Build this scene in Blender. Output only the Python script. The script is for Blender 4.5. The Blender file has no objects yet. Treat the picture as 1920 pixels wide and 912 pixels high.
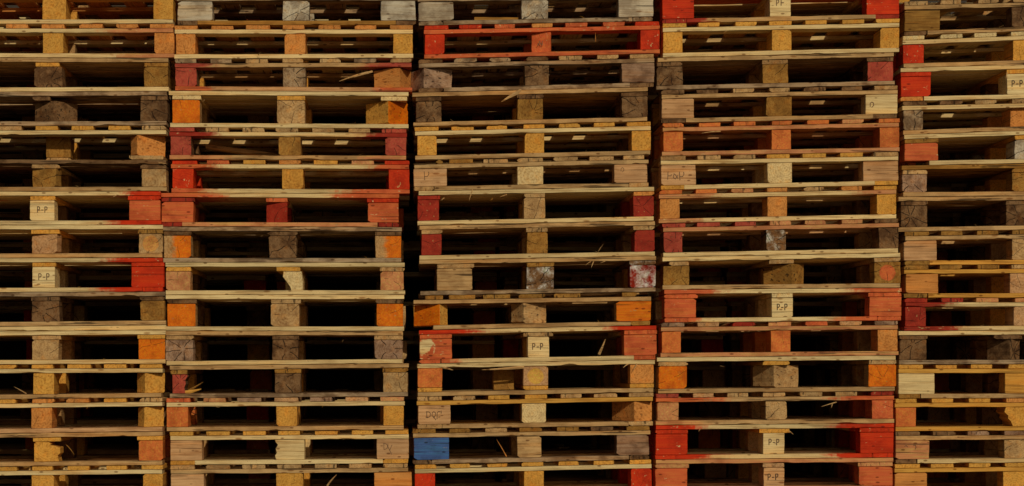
import bpy, math, random
from math import radians, sin, cos, pi
from mathutils import Vector

scene = bpy.context.scene
col = scene.collection
random.seed(7)

# ------------------------------------------------------------------ camera
S = 1.2 / 450.0            # metres per pixel of the photograph on the front plane
VX, VY = 755.0, 690.0      # foot of the camera's axis in the photograph
EYE = 1.60
DIST = 9.8
cam_d = bpy.data.cameras.new('camera')
cam = bpy.data.objects.new('camera', cam_d)
col.objects.link(cam)
cam.location = (0, -DIST, EYE)
cam.rotation_euler = (radians(90), 0, 0)
cam_d.sensor_width = 36.0
cam_d.lens = 36.0 * DIST / (1920 * S)
cam_d.shift_x = (960 - VX) / 1920.0
cam_d.shift_y = (VY - 456) / 1920.0
cam_d.clip_end = 3000
scene.camera = cam

# ------------------------------------------------------------------ light
SUN_EL, SUN_AZ = 24.5, 13.0     # azimuth: degrees to the right of the camera's axis, behind it
world = bpy.data.worlds.new('World')
scene.world = world
world.use_nodes = True
wn = world.node_tree.nodes
sky = wn.new('ShaderNodeTexSky')
sky.sky_type = 'NISHITA'
sky.sun_disc = False
sky.sun_elevation = radians(SUN_EL)
sky.sun_rotation = radians(180 - SUN_AZ)
sky.air_density = 1.0
sky.dust_density = 2.0
world.node_tree.links.new(sky.outputs[0], wn['Background'].inputs[0])
wn['Background'].inputs[1].default_value = 0.05
sd = bpy.data.lights.new('sun', 'SUN')
sd.energy = 4.0
sd.angle = radians(0.5)
sd.color = (1.0, 0.87, 0.64)
sun = bpy.data.objects.new('sun', sd)
col.objects.link(sun)
dvec = Vector((sin(radians(SUN_AZ)) * cos(radians(SUN_EL)), -cos(radians(SUN_AZ)) * cos(radians(SUN_EL)), sin(radians(SUN_EL))))
sun.rotation_euler = dvec.to_track_quat('Z', 'Y').to_euler()
sun.location = (4, -8, 6)

vs = scene.view_settings
vs.view_transform = 'Standard'
vs.look = 'None'
vs.gamma = 1.0
vs.use_curve_mapping = False
vs.exposure = -1.14
try:
    scene.cycles.use_denoising = True
    scene.cycles.max_bounces = 6
except Exception:
    pass

# ------------------------------------------------------------------ colours (as the sunlit wood reads)
def lin(v):
    v /= 255.0
    return v / 12.92 if v <= 0.04045 else ((v + 0.055) / 1.055) ** 2.4
KR, KG, KB = 0.56, 0.51, 0.42
def C(r, g, b):
    return (min(.85, lin(r) / KR), min(.85, lin(g) / KG), min(.85, lin(b) / KB))
CO = {
    'P': C(182, 155, 102), 'Y': C(174, 124, 50), 'T': C(156, 122, 75), 'M': C(134, 95, 40),
    'N': C(104, 76, 46), 'G': C(138, 113, 80), 'L': C(158, 143, 114), 'O': C(176, 84, 8),
    'R': C(162, 38, 8), 'S': C(164, 74, 36), 'D': C(126, 34, 18), 'E': C(138, 54, 36),
    'K': C(160, 103, 60), 'Q': C(164, 124, 80), 'F': C(172, 112, 52), 'U': C(168, 86, 36),
    'B': C(50, 72, 108), 'H': C(136, 106, 78), 'W': C(176, 168, 150), 'V': C(176, 168, 150),
}
PAINT = {'O', 'R', 'S', 'D', 'B', 'U', 'W', 'V', 'E', 'K'}
WEATHER = {'N': .9, 'G': .9, 'L': .7, 'T': .45, 'M': .5, 'H': .8, 'P': .12, 'Y': .1, 'F': .2, 'Q': .25,
           'E': .6, 'D': .4, 'K': .35, 'O': .25, 'R': .12, 'S': .2, 'U': .15, 'B': .6, 'W': .8, 'V': .4}
UNDER = {'O': 'T', 'R': 'P', 'S': 'P', 'D': 'T', 'B': 'T', 'U': 'F', 'W': 'N', 'V': 'D', 'E': 'N', 'K': 'Q'}

# ------------------------------------------------------------------ materials
def wood_material(name, axis, block=False):
    m = bpy.data.materials.new(name)
    m.use_nodes = True
    nt = m.node_tree
    N, Lk = nt.nodes, nt.links
    bsdf = N['Principled BSDF']
    def node(t, **kw):
        n = N.new(t)
        for k, v in kw.items():
            setattr(n, k, v)
        return n
    def link(a, b):
        if isinstance(a, (int, float)):
            b.default_value = a
        elif isinstance(a, tuple):
            b.default_value = a
        else:
            Lk.new(a, b)
    def math_(op, a, b=0.0, c=0.0, clamp=False):
        n = node('ShaderNodeMath', operation=op, use_clamp=clamp)
        link(a, n.inputs[0]); link(b, n.inputs[1]); link(c, n.inputs[2])
        return n.outputs[0]
    def ramp(v, a, b, lo=0.0, hi=1.0):
        n = node('ShaderNodeMapRange')
        n.interpolation_type = 'SMOOTHSTEP'
        link(v, n.inputs[0]); n.inputs[1].default_value = a; n.inputs[2].default_value = b
        n.inputs[3].default_value = lo; n.inputs[4].default_value = hi
        return n.outputs[0]
    def noise(vec, sc, det=3.0, rough=.55):
        n = node('ShaderNodeTexNoise')
        n.inputs['Scale'].default_value = sc
        n.inputs['Detail'].default_value = det
        n.inputs['Roughness'].default_value = rough
        Lk.new(vec, n.inputs['Vector'])
        return n.outputs['Fac']
    def mix(f, a, b, mode='MIX'):
        n = node('ShaderNodeMix', data_type='RGBA', blend_type=mode)
        link(f, n.inputs['Factor']); link(a, n.inputs['A']); link(b, n.inputs['B'])
        return n.outputs['Result']
    sep = None
    tc = node('ShaderNodeTexCoord').outputs['Object']
    rnd = node('ShaderNodeObjectInfo').outputs['Random']
    def rand(k):
        return math_('FRACT', math_('MULTIPLY', rnd, k))
    off = node('ShaderNodeCombineXYZ')
    link(math_('MULTIPLY', rnd, 37.0), off.inputs[0]); link(math_('MULTIPLY', rnd, 91.0), off.inputs[1]); link(math_('MULTIPLY', rnd, 53.0), off.inputs[2])
    add = node('ShaderNodeVectorMath', operation='ADD')
    Lk.new(tc, add.inputs[0]); Lk.new(off.outputs[0], add.inputs[1])
    pos = add.outputs[0]
    def scaled(l, c):
        n = node('ShaderNodeVectorMath', operation='MULTIPLY')
        Lk.new(pos, n.inputs[0])
        n.inputs[1].default_value = (l, c, c) if axis == 'x' else (c, l, c)
        return n.outputs[0]
    grain = noise(scaled(5, 110), 1.0, 4, .6)
    streak = noise(scaled(1.6, 26), 1.0, 3, .55)
    blotch = noise(scaled(9, 14), 1.0, 4, .6)
    specks = noise(pos, 210.0, 2, .5)
    fine = noise(pos, 420.0, 2, .6)
    sep = node('ShaderNodeSeparateXYZ'); Lk.new(tc, sep.inputs[0])
    u0 = sep.outputs[1] if axis == 'x' else sep.outputs[0]
    v0 = sep.outputs[2]
    spread = .055 if block else .16
    u = math_('SUBTRACT', u0, math_('MULTIPLY', math_('SUBTRACT', rand(71.3), .5), spread))
    v = math_('SUBTRACT', v0, math_('MULTIPLY', math_('SUBTRACT', rand(33.7), .5), spread * (1.0 if block else 1.6)))
    r = math_('SQRT', math_('ADD', math_('MULTIPLY', u, u), math_('MULTIPLY', v, v)))
    rn = math_('ADD', r, math_('MULTIPLY', math_('SUBTRACT', noise(scaled(3, 18), 1.0, 2, .5), .5), .022))
    rn = math_('MULTIPLY', rn, math_('ADD', .7, math_('MULTIPLY', rand(47.9), .7)))
    ring = math_('ADD', math_('MULTIPLY', math_('SINE', math_('MULTIPLY', rn, 2 * pi / (.012 if block else .009))), .5), .5)
    base = node('ShaderNodeAttribute', attribute_name='base')
    paint = node('ShaderNodeAttribute', attribute_name='paint')
    weather = base.outputs['Alpha']
    pm = paint.outputs['Alpha']
    ex = node('ShaderNodeAttribute', attribute_name='extra')
    exs = node('ShaderNodeSeparateColor'); Lk.new(ex.outputs['Color'], exs.inputs[0])
    heart_r, chip_a, worn = exs.outputs[0], exs.outputs[1], exs.outputs[2]
    # bare wood: growth rings, grain, weathering
    c = base.outputs['Color']
    c = mix(math_('MULTIPLY', ring, .30 if block else .26), c, mix(1.0, c, (.62, .48, .36, 1), 'MULTIPLY'))
    c = mix(ramp(grain, .46, .70, 0, .7), c, mix(1.0, c, (.50, .38, .28, 1), 'MULTIPLY'))
    c = mix(ramp(streak, .50, .72, 0, .6), c, mix(1.0, c, (1.18, .92, .62, 1), 'MULTIPLY'))
    c = mix(ramp(streak, .46, .26, 0, .55), c, mix(1.0, c, (.72, .70, .72, 1), 'MULTIPLY'))
    big = noise(scaled(3.2, 5), 1.0, 3, .6)
    c = mix(ramp(big, .50, .66, 0, .5), c, mix(1.0, c, (.74, .66, .58, 1), 'MULTIPLY'))
    c = mix(ramp(big, .48, .34, 0, .5), c, mix(1.0, c, (1.14, 1.12, 1.08, 1), 'MULTIPLY'))
    knot = node('ShaderNodeTexVoronoi'); knot.inputs['Scale'].default_value = 1.0
    Lk.new(scaled(7, 22), knot.inputs['Vector'])
    if axis == 'x': c = mix(ramp(knot.outputs['Distance'], .16, .07, 0, .75), c, mix(1.0, c, (.42, .26, .15, 1), 'MULTIPLY'))
    wb = math_('MULTIPLY', weather, ramp(blotch, .42, .62))
    c = mix(math_('MULTIPLY', wb, .9), c, mix(1.0, c, (.36, .30, .27, 1), 'MULTIPLY'))
    wl = math_('MULTIPLY', weather, ramp(math_('ADD', math_('MULTIPLY', fine, .5), math_('MULTIPLY', grain, .5)), .52, .66))
    c = mix(math_('MULTIPLY', wl, .55), c, mix(1.0, c, (1.55, 1.45, 1.30, 1), 'MULTIPLY'))
    # paint, worn along the grain
    chip = math_('ADD', math_('MULTIPLY', streak, .45), math_('MULTIPLY', math_('ADD', blotch, grain), .275))
    chip = math_('MULTIPLY', math_('SUBTRACT', chip, .5), 2.6)
    pmask = math_('SUBTRACT', math_('MULTIPLY', pm, 1.9), math_('ADD', chip, .72))
    pmask = ramp(pmask, -.10, .48)
    pmask = math_('MULTIPLY', pmask, ramp(noise(scaled(26, 60), 1.0, 3, .65), .73, .64))
    edge = noise(pos, 30.0, 3, .6)
    # paint worn off towards one side, and one big chip
    wx = math_('ADD', sep.outputs[0], math_('MULTIPLY', math_('SUBTRACT', edge, .5), .09))
    pmask = math_('MULTIPLY', pmask, math_('SUBTRACT', 1.0, math_('MULTIPLY', worn, ramp(wx, .0, -.035))))
    chx = math_('ADD', sep.outputs[0], .052); chz = math_('ADD', v0, -.008)
    chd = math_('ADD', math_('SQRT', math_('ADD', math_('MULTIPLY', chx, chx), math_('MULTIPLY', chz, chz))), math_('MULTIPLY', math_('SUBTRACT', edge, .5), .14))
    pmask = math_('MULTIPLY', pmask, math_('SUBTRACT', 1.0, math_('MULTIPLY', chip_a, ramp(chd, .046, .030))))
    hd = math_('SQRT', math_('ADD', math_('MULTIPLY', sep.outputs[0], sep.outputs[0]), math_('MULTIPLY', v0, v0)))
    hd = math_('ADD', hd, math_('MULTIPLY', math_('SUBTRACT', edge, .5), .012))
    hm = math_('MULTIPLY', math_('GREATER_THAN', heart_r, .001), ramp(math_('SUBTRACT', hd, heart_r), .003, -.003, 0, .9))
    pmask = math_('MAXIMUM', pmask, hm)
    pc = paint.outputs['Color']
    pc = mix(ramp(blotch, .42, .66, 0, .8), pc, mix(1.0, pc, (.66, .55, .50, 1), 'MULTIPLY'))
    pc = mix(ramp(grain, .46, .66, 0, .6), pc, mix(1.0, pc, (1.08, 1.75, 1.25, 1), 'MULTIPLY'))
    pc = mix(math_('MULTIPLY', ring, .22), pc, mix(1.0, pc, (.78, .66, .6, 1), 'MULTIPLY'))
    c = mix(pmask, c, pc)
    c = mix(ramp(specks, .66, .72, 0, .6), c, mix(1.0, c, (.35, .3, .27, 1), 'MULTIPLY'))
    h = math_('ADD', math_('MULTIPLY', grain, .6), math_('MULTIPLY', ring, .25))
    h = math_('ADD', h, math_('MULTIPLY', blotch, .3))
    if block:      # drying cracks that run out from the heart
        ang = math_('ARCTAN2', v, u)
        wob = math_('MULTIPLY', math_('SUBTRACT', noise(scaled(2, 16), 1.0, 2, .5), .5), .7)
        k = math_('ADD', math_('MULTIPLY', math_('ADD', ang, wob), 8 / (2 * pi)), math_('MULTIPLY', rand(19.1), 8.0))
        tri = math_('ABSOLUTE', math_('SUBTRACT', math_('FRACT', k), .5))
        wid = math_('DIVIDE', math_('ADD', .0004, math_('MULTIPLY', weather, .0024)), math_('MAXIMUM', r, .010))
        pick = math_('FRACT', math_('MULTIPLY', math_('SINE', math_('ADD', math_('MULTIPLY', math_('FLOOR', k), 12.9), math_('MULTIPLY', rnd, 40.0))), 43.7))
        gate = math_('LESS_THAN', pick, math_('ADD', .06, math_('MULTIPLY', weather, .58)))
        reach = ramp(math_('SUBTRACT', r, math_('MULTIPLY', rand(5.7), .03)), .0, .006)
        crack = math_('MULTIPLY', math_('MULTIPLY', math_('LESS_THAN', tri, wid), gate), reach)
        c = mix(math_('MULTIPLY', crack, .85), c, (.012, .008, .005, 1))
        h = math_('SUBTRACT', h, math_('MULTIPLY', crack, 1.5))
    else:          # splits along the board
        if axis == 'x':
            sp = noise(scaled(2.2, 70), 1.0, 2, .5)
        else:       # short upright checks in the end grain of a board
            q = node('ShaderNodeVectorMath', operation='MULTIPLY'); Lk.new(pos, q.inputs[0]); q.inputs[1].default_value = (75, 1, 16)
            sp = noise(q.outputs[0], 1.0, 2, .5)
        split = math_('MULTIPLY', ramp(sp, .63, .66), ramp(weather, .0, .5, .30, 1))
        c = mix(math_('MULTIPLY', split, .75), c, (.02, .012, .007, 1))
        h = math_('SUBTRACT', h, split)
    if axis == 'x':     # rust-dark nail stains and knocks
        vq = node('ShaderNodeTexVoronoi'); vq.inputs['Scale'].default_value = 1.0
        qq = node('ShaderNodeVectorMath', operation='MULTIPLY'); Lk.new(pos, qq.inputs[0]); qq.inputs[1].default_value = (13, 30, 30)
        Lk.new(qq.outputs[0], vq.inputs['Vector'])
        c = mix(ramp(vq.outputs['Distance'], .17, .09, 0, .8), c, mix(1.0, c, (.30, .20, .14, 1), 'MULTIPLY'))
    else:               # grime creeping along the sawn faces
        gq = noise(pos, 38.0, 4, .65)
        c = mix(math_('MULTIPLY', ramp(gq, .50, .66, 0, .65), math_('ADD', weather, .30, clamp=True)), c, mix(1.0, c, (.52, .44, .38, 1), 'MULTIPLY'))
        c = mix(ramp(gq, .44, .34, 0, .45), c, mix(1.0, c, (1.22, 1.18, 1.1, 1), 'MULTIPLY'))
    bump = node('ShaderNodeBump')
    bump.inputs['Strength'].default_value = .55
    bump.inputs['Distance'].default_value = .0022
    Lk.new(h, bump.inputs['Height'])
    Lk.new(bump.outputs[0], bsdf.inputs['Normal'])
    Lk.new(c, bsdf.inputs['Base Color'])
    link(math_('SUBTRACT', .88, math_('MULTIPLY', pmask, .22)), bsdf.inputs['Roughness'])
    bsdf.inputs['Specular IOR Level'].default_value = .12
    return m

M_LONG = wood_material('board_wood', 'x')
M_DEEP = wood_material('end_wood', 'y')
M_BLOCK = wood_material('block_wood', 'y', True)
M_BLOCK_SIDE = wood_material('block_side_wood', 'x', False)
def plain(name, rgb, rough=.8):
    m = bpy.data.materials.new(name)
    m.use_nodes = True
    b = m.node_tree.nodes['Principled BSDF']
    b.inputs['Roughness'].default_value = rough
    t = m.node_tree.nodes.new('ShaderNodeTexNoise'); t.inputs['Scale'].default_value = 160
    mx = m.node_tree.nodes.new('ShaderNodeMix'); mx.data_type = 'RGBA'
    mx.inputs['A'].default_value = (*rgb, 1); mx.inputs['B'].default_value = (*[x * .55 for x in rgb], 1)
    m.node_tree.links.new(t.outputs['Fac'], mx.inputs['Factor'])
    m.node_tree.links.new(mx.outputs['Result'], b.inputs['Base Color'])
    return m
M_INKS = [plain('burnt_stamp', (.05, .022, .008)), plain('worn_stamp', (.15, .08, .035)), plain('faded_stamp', (.24, .13, .06))]

# ------------------------------------------------------------------ mesh helpers
def rr(a, b):
    return random.uniform(a, b)

def px(x): return (x - VX) * S
def pz(y): return EYE + (VY - y) * S

def jit(c, j=.10):
    k = 1 + rr(-j, j)
    w = rr(-j * .4, j * .4)
    return (c[0] * k * (1 + w), c[1] * k, c[2] * k * (1 - w))

def link_mesh(name, verts, faces, parent, mat, base, weather, paint=(0, 0, 0), pmf=None, extra=None):
    """pmf(face_index, vertex) -> paint mask. Origin goes to the middle of the part."""
    cx = sum(v[0] for v in verts) / len(verts); cy = sum(v[1] for v in verts) / len(verts); cz = sum(v[2] for v in verts) / len(verts)
    me = bpy.data.meshes.new(name)
    me.from_pydata([(v[0] - cx, v[1] - cy, v[2] - cz) for v in verts], [], faces)
    a = me.color_attributes.new('base', 'FLOAT_COLOR', 'CORNER')
    b = me.color_attributes.new('paint', 'FLOAT_COLOR', 'CORNER')
    n = len(me.loops)
    a.data.foreach_set('color', [base[0], base[1], base[2], weather] * n)
    arr = []
    for fi, f in enumerate(faces):
        for vi in f:
            arr += [paint[0], paint[1], paint[2], pmf(fi, verts[vi]) if pmf else 0.0]
    b.data.foreach_set('color', arr)
    if extra:
        ee = me.color_attributes.new('extra', 'FLOAT_COLOR', 'CORNER')
        ee.data.foreach_set('color', [extra[0], extra[1], extra[2], 1.0] * n)
    me.materials.append(mat)
    me.validate()
    o = bpy.data.objects.new(name, me)
    col.objects.link(o)
    px_, py_, pz_ = parent.location if parent else (0, 0, 0)
    if parent:
        o.parent = parent
    o.location = (cx - px_, cy - py_, cz - pz_)
    return o

def sweep(sections):
    """closed rings of equal count -> verts, faces with end caps"""
    n = len(sections[0])
    verts = [p for s in sections for p in s]
    faces = []
    faces.append(tuple(reversed(range(n))))
    k = len(sections)
    faces.append(tuple(range((k - 1) * n, k * n)))
    for i in range(k - 1):
        for j in range(n):
            a, b = i * n + j, i * n + (j + 1) % n
            faces.append((a, b, b + n, a + n))
    return verts, faces

def long_board(x0, x1, y0, y1, zt, zb, rough=1.0, seg=None):
    """board lying across the stack (along x); zt/zb are functions of x"""
    L = x1 - x0
    seg = seg or max(6, int(L / .022))
    secs = []
    ph = [rr(0, 6.28) for _ in range(6)]
    chips = [(rr(x0, x1), rr(.012, .06), rr(.0015, .0055) * rough, random.choice((0, 0, 1, 2, 3))) for _ in range(int(1 + 5 * rough * L))]
    bow = rr(-.0012, .0012)
    endcut = rr(-.004, .004), rr(-.004, .004)
    for i in range(seg + 1):
        t = i / seg
        x = x0 + L * t
        b = .0009
        top = zt(x) - .0004 + .0007 * rough * sin(x * 19 + ph[0]) * .6
        bot = zb(x) + .0004 + .0008 * rough * sin(x * 23 + ph[1])
        f = y0 + .0016 * rough * sin(x * 6 + ph[2]) + rr(-.0006, .0006) * rough
        k = y1 + .0016 * sin(x * 5 + ph[3])
        cut = [0, 0, 0, 0]
        for cx, cw, cd, side in chips:
            q = abs(x - cx) / cw
            if q < 1:
                cut[side] = max(cut[side], cd * (1 - q * q))
        ct = b + cut[0] + rr(0, .0007) * rough
        cb = b + cut[1] + rr(0, .0007) * rough
        xe = x + (endcut[0] if i == 0 else endcut[1] if i == seg else 0)
        secs.append([(xe, f, bot + cb), (xe, f, top - ct), (xe, f + ct * 1.6, top), (xe, k - b, top), (xe, k, top - b), (xe, k, bot + b), (xe, k - b, bot), (xe, f + cb * 2.2, bot)])
    return sweep(secs)

def deep_board(x0, x1, y0, y1, zt, zb, rough=1.0):
    """board running into the stack (along y), its end facing the camera"""
    w = x1 - x0
    def c():
        return .0010 + (rr(.002, .008) if random.random() < .20 * rough else rr(0, .0010))
    cw = [c() for _ in range(4)]
    sl = rr(-.002, .002)
    def ring(y, j, g=0.0):
        q = []
        hx = [(x0 + g, zb(x0) + cw[0] + .0004), (x0 + sl + g, zt(x0) - cw[1] - .0004 - g), (x0 + cw[1] * 1.6, zt(x0 + cw[1]) - .0004 - g),
              ((x0 + x1) / 2, zt((x0 + x1) / 2) - .0004 - g),
              (x1 - cw[2] * 1.6, zt(x1 - cw[2]) - .0004 - g), (x1 - g, zt(x1) - cw[2] - .0004 - g), (x1 + sl - g, zb(x1) + cw[3] + .0004),
              (x1 - cw[3] * 1.6, zb(x1) + .0004 + g), ((x0 + x1) / 2, zb((x0 + x1) / 2) + .0004 + g), (x0 + cw[0] * 1.6, zb(x0) + .0004 + g)]
        for (a, b) in hx:
            q.append((a + rr(-j, j), y + rr(-j, j) * .8, b))
        return q
    secs = [ring(y0, .0007 * rough, .0012), ring(y0 + .0022, .0005), ring((y0 + y1) / 2, .0), ring(y1, .0005)]
    return sweep(secs)

def block_mesh(x0, x1, y0, y1, zt, zb, rough=1.0, outline=None, rot=0.0, pivot=None):
    """block: front outline swept back; outline in unit coords when broken"""
    pts = []
    if outline:
        base = outline
    else:
        base = []
        def edge(a, b, n):
            for i in range(n):
                t = i / n
                base.append((a[0] + (b[0] - a[0]) * t, a[1] + (b[1] - a[1]) * t))
        k = [(.0, .0), (.0, 1.), (1., 1.), (1., .0)]
        k = [(p[0] + rr(-.012, .012) * rough, p[1]) for p in k]
        cc = [.02 + (rr(.02, .09) if random.random() < .25 * rough else 0) for _ in k]
        out = []
        for i, p in enumerate(k):
            a, b = k[i - 1], k[(i + 1) % 4]
            out.append((p[0] + (a[0] - p[0]) * cc[i], p[1] + (a[1] - p[1]) * cc[i]))
            out.append((p[0] + (b[0] - p[0]) * cc[i], p[1] + (b[1] - p[1]) * cc[i]))
        for i in range(0, 8, 2):
            base.append(out[i])
            edge(out[i + 1], out[(i + 2) % 8], 5)
        # edge() already adds out[i+1]
    w = x1 - x0
    sc = .0011 * rough
    for (u, v) in base:
        x = x0 + w * u
        z = zb(x) + (zt(x) - zb(x)) * min(1, max(0, v))
        inner = 0 < u < 1 and (v < .02 or v > .98)
        pts.append((x + (0 if inner else rr(-sc, sc)), z, .0))
    cx = (x0 + x1) / 2; cz = (zt(cx) + zb(cx)) / 2
    def ring(y, g, j=0.0):
        return [(cx + (p[0] - cx) * (1 - g), y + rr(-j, j), cz + (p[1] - cz) * (1 - g * .8)) for p in pts]
    secs = [ring(y0, .026, .0003), ring(y0 + .0022, .004, .0004), ring(y0 + .012, 0), ring((y0 + y1) / 2, 0), ring(y1 - .002, 0), ring(y1, .02)]
    # keep the top and bottom faces flat on the boards
    v, f = sweep(secs)
    if rot:
        pvx, pvy = pivot
        ca, sa = cos(rot), sin(rot)
        v = [(pvx + (a - pvx) * ca - (b - pvy) * sa, pvy + (a - pvx) * sa + (b - pvy) * ca, c) for a, b, c in v]
    return v, f

# ------------------------------------------------------------------ pallet builder
FRONT_PM = {'O': .98, 'R': 1.0, 'S': .92, 'D': .98, 'B': .72, 'U': .82, 'W': .36, 'V': .44, 'E': .80, 'K': .70}
def tone(key, j=.10):
    """base, weather, paint, pm"""
    k = key[0]
    if k in PAINT:
        return jit(CO[UNDER[k]], j), WEATHER[k], jit(CO[k], j), FRONT_PM[k]
    return jit(CO[k], j), WEATHER[k], CO[k], 0.0

def parse_board(s):
    """'P<R>S' -> base P, R paint on the left end, S on the right"""
    b, l, r = s[0], None, None
    i = 1
    while i < len(s):
        if s[i] == '<': l = s[i + 1]
        if s[i] == '>': r = s[i + 1]
        i += 2
    return b, l, r

def board_part(name, parent, spec, x0, x1, y0, y1, zt, zb, full=None, rough=1.0, lo=False):
    b, l, r = parse_board(spec)
    bc, we, pc, pm0 = tone(b)
    X0, X1 = full or (x0, x1)
    W = X1 - X0
    lw, rw = W * rr(.16, .30), W * rr(.16, .30)
    if l or r:
        pc = jit(CO[l or r], .06)
    def pmf(fi, v):
        m = pm0
        if l: m = max(m, rr(.76, .92) - max(0, (v[0] - X0 - lw * .35)) / (lw * 1.6))
        if r: m = max(m, rr(.76, .92) - max(0, (X1 - rw * .35 - v[0])) / (rw * 1.6))
        return max(0.0, m)
    vv, ff = long_board(x0, x1, y0, y1, zt, zb, rough * (.75 + .6 * we), seg=8 if lo else None)
    o = link_mesh(name, vv, ff, parent, M_LONG, bc, we, pc, pmf)
    return o

def deep_part(name, parent, key, x0, x1, y0, y1, zt, zb, rough=1.0):
    bc, we, pc, pm = tone(key)
    front = y0 + .012
    vv, ff = deep_board(x0, x1, y0, y1, zt, zb, rough * (.6 + we))
    return link_mesh(name, vv, ff, parent, M_DEEP, bc, we, pc, lambda fi, v: pm if v[1] < front + .3 else 0.0)

TH = 22.0 / 1000.0
count = {'n': 0}
def new_root(name, x, y, z):
    o = bpy.data.objects.new(name, None)
    o.empty_display_size = .2
    o.location = (x, y, z)
    col.objects.link(o)
    return o

def build_pallet(kind, bottom, xl, xr, top, bot, blocks, top_spec, mid_spec, bot_spec, dy=0.0, depth=0.8, ends_at=None, lo=False, blockopts=None, extra=None):
    """kind E: deck boards run into the stack (ends face us) over a cross board;
       kind D: deck boards run across over stringer ends; kind I: a D pallet upside down.
       top/bot: z as functions of x. bottom: L long boards, P perimeter base, X boards into depth"""
    W = xr - xl
    cx = (xl + xr) / 2
    root = new_root('wooden_pallet', cx, dy + depth / 2, bot(cx))
    g = .0012
    t = lambda x: top(x) - g * .5
    b = lambda x: bot(x) + g * .5
    l1 = lambda x: t(x) - TH
    l2 = lambda x: t(x) - 2 * TH
    k1 = lambda x: b(x) + TH
    k2 = lambda x: b(x) + 2 * TH
    Y0, Y1 = dy, dy + depth
    rows = [(Y0, Y0 + .10), (Y0 + depth / 2 - .05, Y0 + depth / 2 + .05), (Y1 - .10, Y1)]
    inner_key = parse_board(top_spec if kind != 'E' else mid_spec)[0]
    if inner_key in PAINT: inner_key = UNDER[inner_key]
    e = .0006
    # ---- top layers
    if kind == 'E':
        keys = top_spec.split(',')
        n = 7
        if ends_at:
            pos = [(px_a, px_b) for px_a, px_b in ends_at]
        else:
            ew = W * rr(.087, .097)
            ew0 = ew * rr(1.0, 1.12)
            pos = []
            for i in range(n):
                w_ = ew0 if i in (0, n - 1) else ew * rr(.94, 1.06)
                c_ = xl + w_ / 2 + (W - w_) * i / (n - 1) + (rr(-.006, .006) if 0 < i < n - 1 else 0)
                pos.append((c_ - w_ / 2, c_ + w_ / 2))
        for i, (a, c_) in enumerate(pos):
            k = keys[min(i * len(keys) // len(pos), len(keys) - 1)] if len(keys) > 1 else keys[0]
            fd = rr(-.002, .003) if random.random() < .85 else rr(.004, .014)
            deep_part('deck_board', root, k, a, c_, Y0 + fd, Y1 - rr(0, .006), t, lambda x: l1(x) + e)
        for i, (ya, yb) in enumerate(rows):
            if i == 0:
                board_part('stringer_board', root, mid_spec, xl, xr, ya, yb, l1, lambda x: l2(x) + e, lo=lo)
            else:
                board_part('stringer_board', root, inner_key, xl, xr, ya, yb, l1, lambda x: l2(x) + e, lo=True)
        btop = l2
    elif kind == 'D':
        bw, gap = rr(.118, .135), 0
        nb = 5
        gap = (depth - nb * bw) / (nb - 1)
        for i in range(nb):
            ya = Y0 + i * (bw + gap)
            board_part('deck_board', root, top_spec if i < 2 else inner_key, xl + (rr(0, .006) if i else 0), xr - (rr(0, .006) if i else 0), ya, ya + bw, t, lambda x: l1(x) + e, lo=lo or i > 1)
        keys = mid_spec.split(',')
        for i, bk in enumerate(blocks):
            a, c_ = bk[0], bk[1]
            if bk[3].get('cap'):
                a, c_ = bk[3]['cap']
            elif bk[3].get('rot') is None:
                a, c_ = a - rr(-.002, .008) * (1 if i else 0), c_ + rr(-.002, .01) * (1 if i < 2 else 0)
            deep_part('stringer_board', root, keys[min(i, len(keys) - 1)], a, c_, Y0 + rr(.002, .008), Y1, l1, lambda x: l2(x) + e)
        btop = l2
    else:   # I : upside down
        for i, (ya, yb) in enumerate(rows):
            board_part('bottom_board', root, top_spec if i == 0 else inner_key, xl, xr, ya, yb, t, lambda x: l1(x) + e, rough=1.8, lo=lo or i > 0)
        btop = l1
    # ---- bottom layers
    if kind == 'I':
        keys = mid_spec.split(',')
        for i, bk in enumerate(blocks):
            deep_part('stringer_board', root, keys[min(i, len(keys) - 1)], bk[0], bk[1], Y0 + .004, Y1, lambda x: k2(x) - e, k1)
        for i in range(5):
            ya = Y0 + i * (depth - .13) / 4
            board_part('deck_board', root, bot_spec if i < 2 else inner_key, xl, xr, ya, ya + .13, lambda x: k1(x) - e, b, lo=lo or i > 1)
        bbot = k2
    elif bottom == 'X':
        for bk in blocks:
            deep_part('bottom_board', root, bot_spec[0], bk[0], bk[1], Y0 + bk[3].get('back', 0), Y1, k1, b)
        bbot = k1
    elif bottom == 'P':
        sp = bot_spec.split('/')
        endk = sp[1] if len(sp) > 1 else sp[0][0]
        ek = endk if len(endk) == 2 else endk * 2
        eo = W * rr(.085, .108)
        a0, a1 = xl + eo, xr - eo
        if ek[0] != '_': deep_part('bottom_board', root, ek[0], xl + .001, a0 - .002, Y0 + rr(.001, .008), Y1, k1, b)
        deep_part('bottom_board', root, ek[1], a1 + .002, xr - .001, Y0 + rr(.001, .008), Y1, k1, b)
        for i, (ya, yb) in enumerate(rows):
            board_part('bottom_board', root, sp[0] if i == 0 else inner_key, a0, a1, ya, yb, k1, b, full=(xl, xr), lo=lo or i > 0)
        bbot = k1
    else:
        for i, (ya, yb) in enumerate(rows):
            board_part('bottom_board', root, bot_spec if i == 0 else inner_key, xl, xr, ya, yb, k1, b, lo=lo or i > 0)
        bbot = k1
    # ---- blocks
    bt = lambda x: btop(x) - .0004
    bb = lambda x: bbot(x) + .0004
    front_blocks = []
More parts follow.
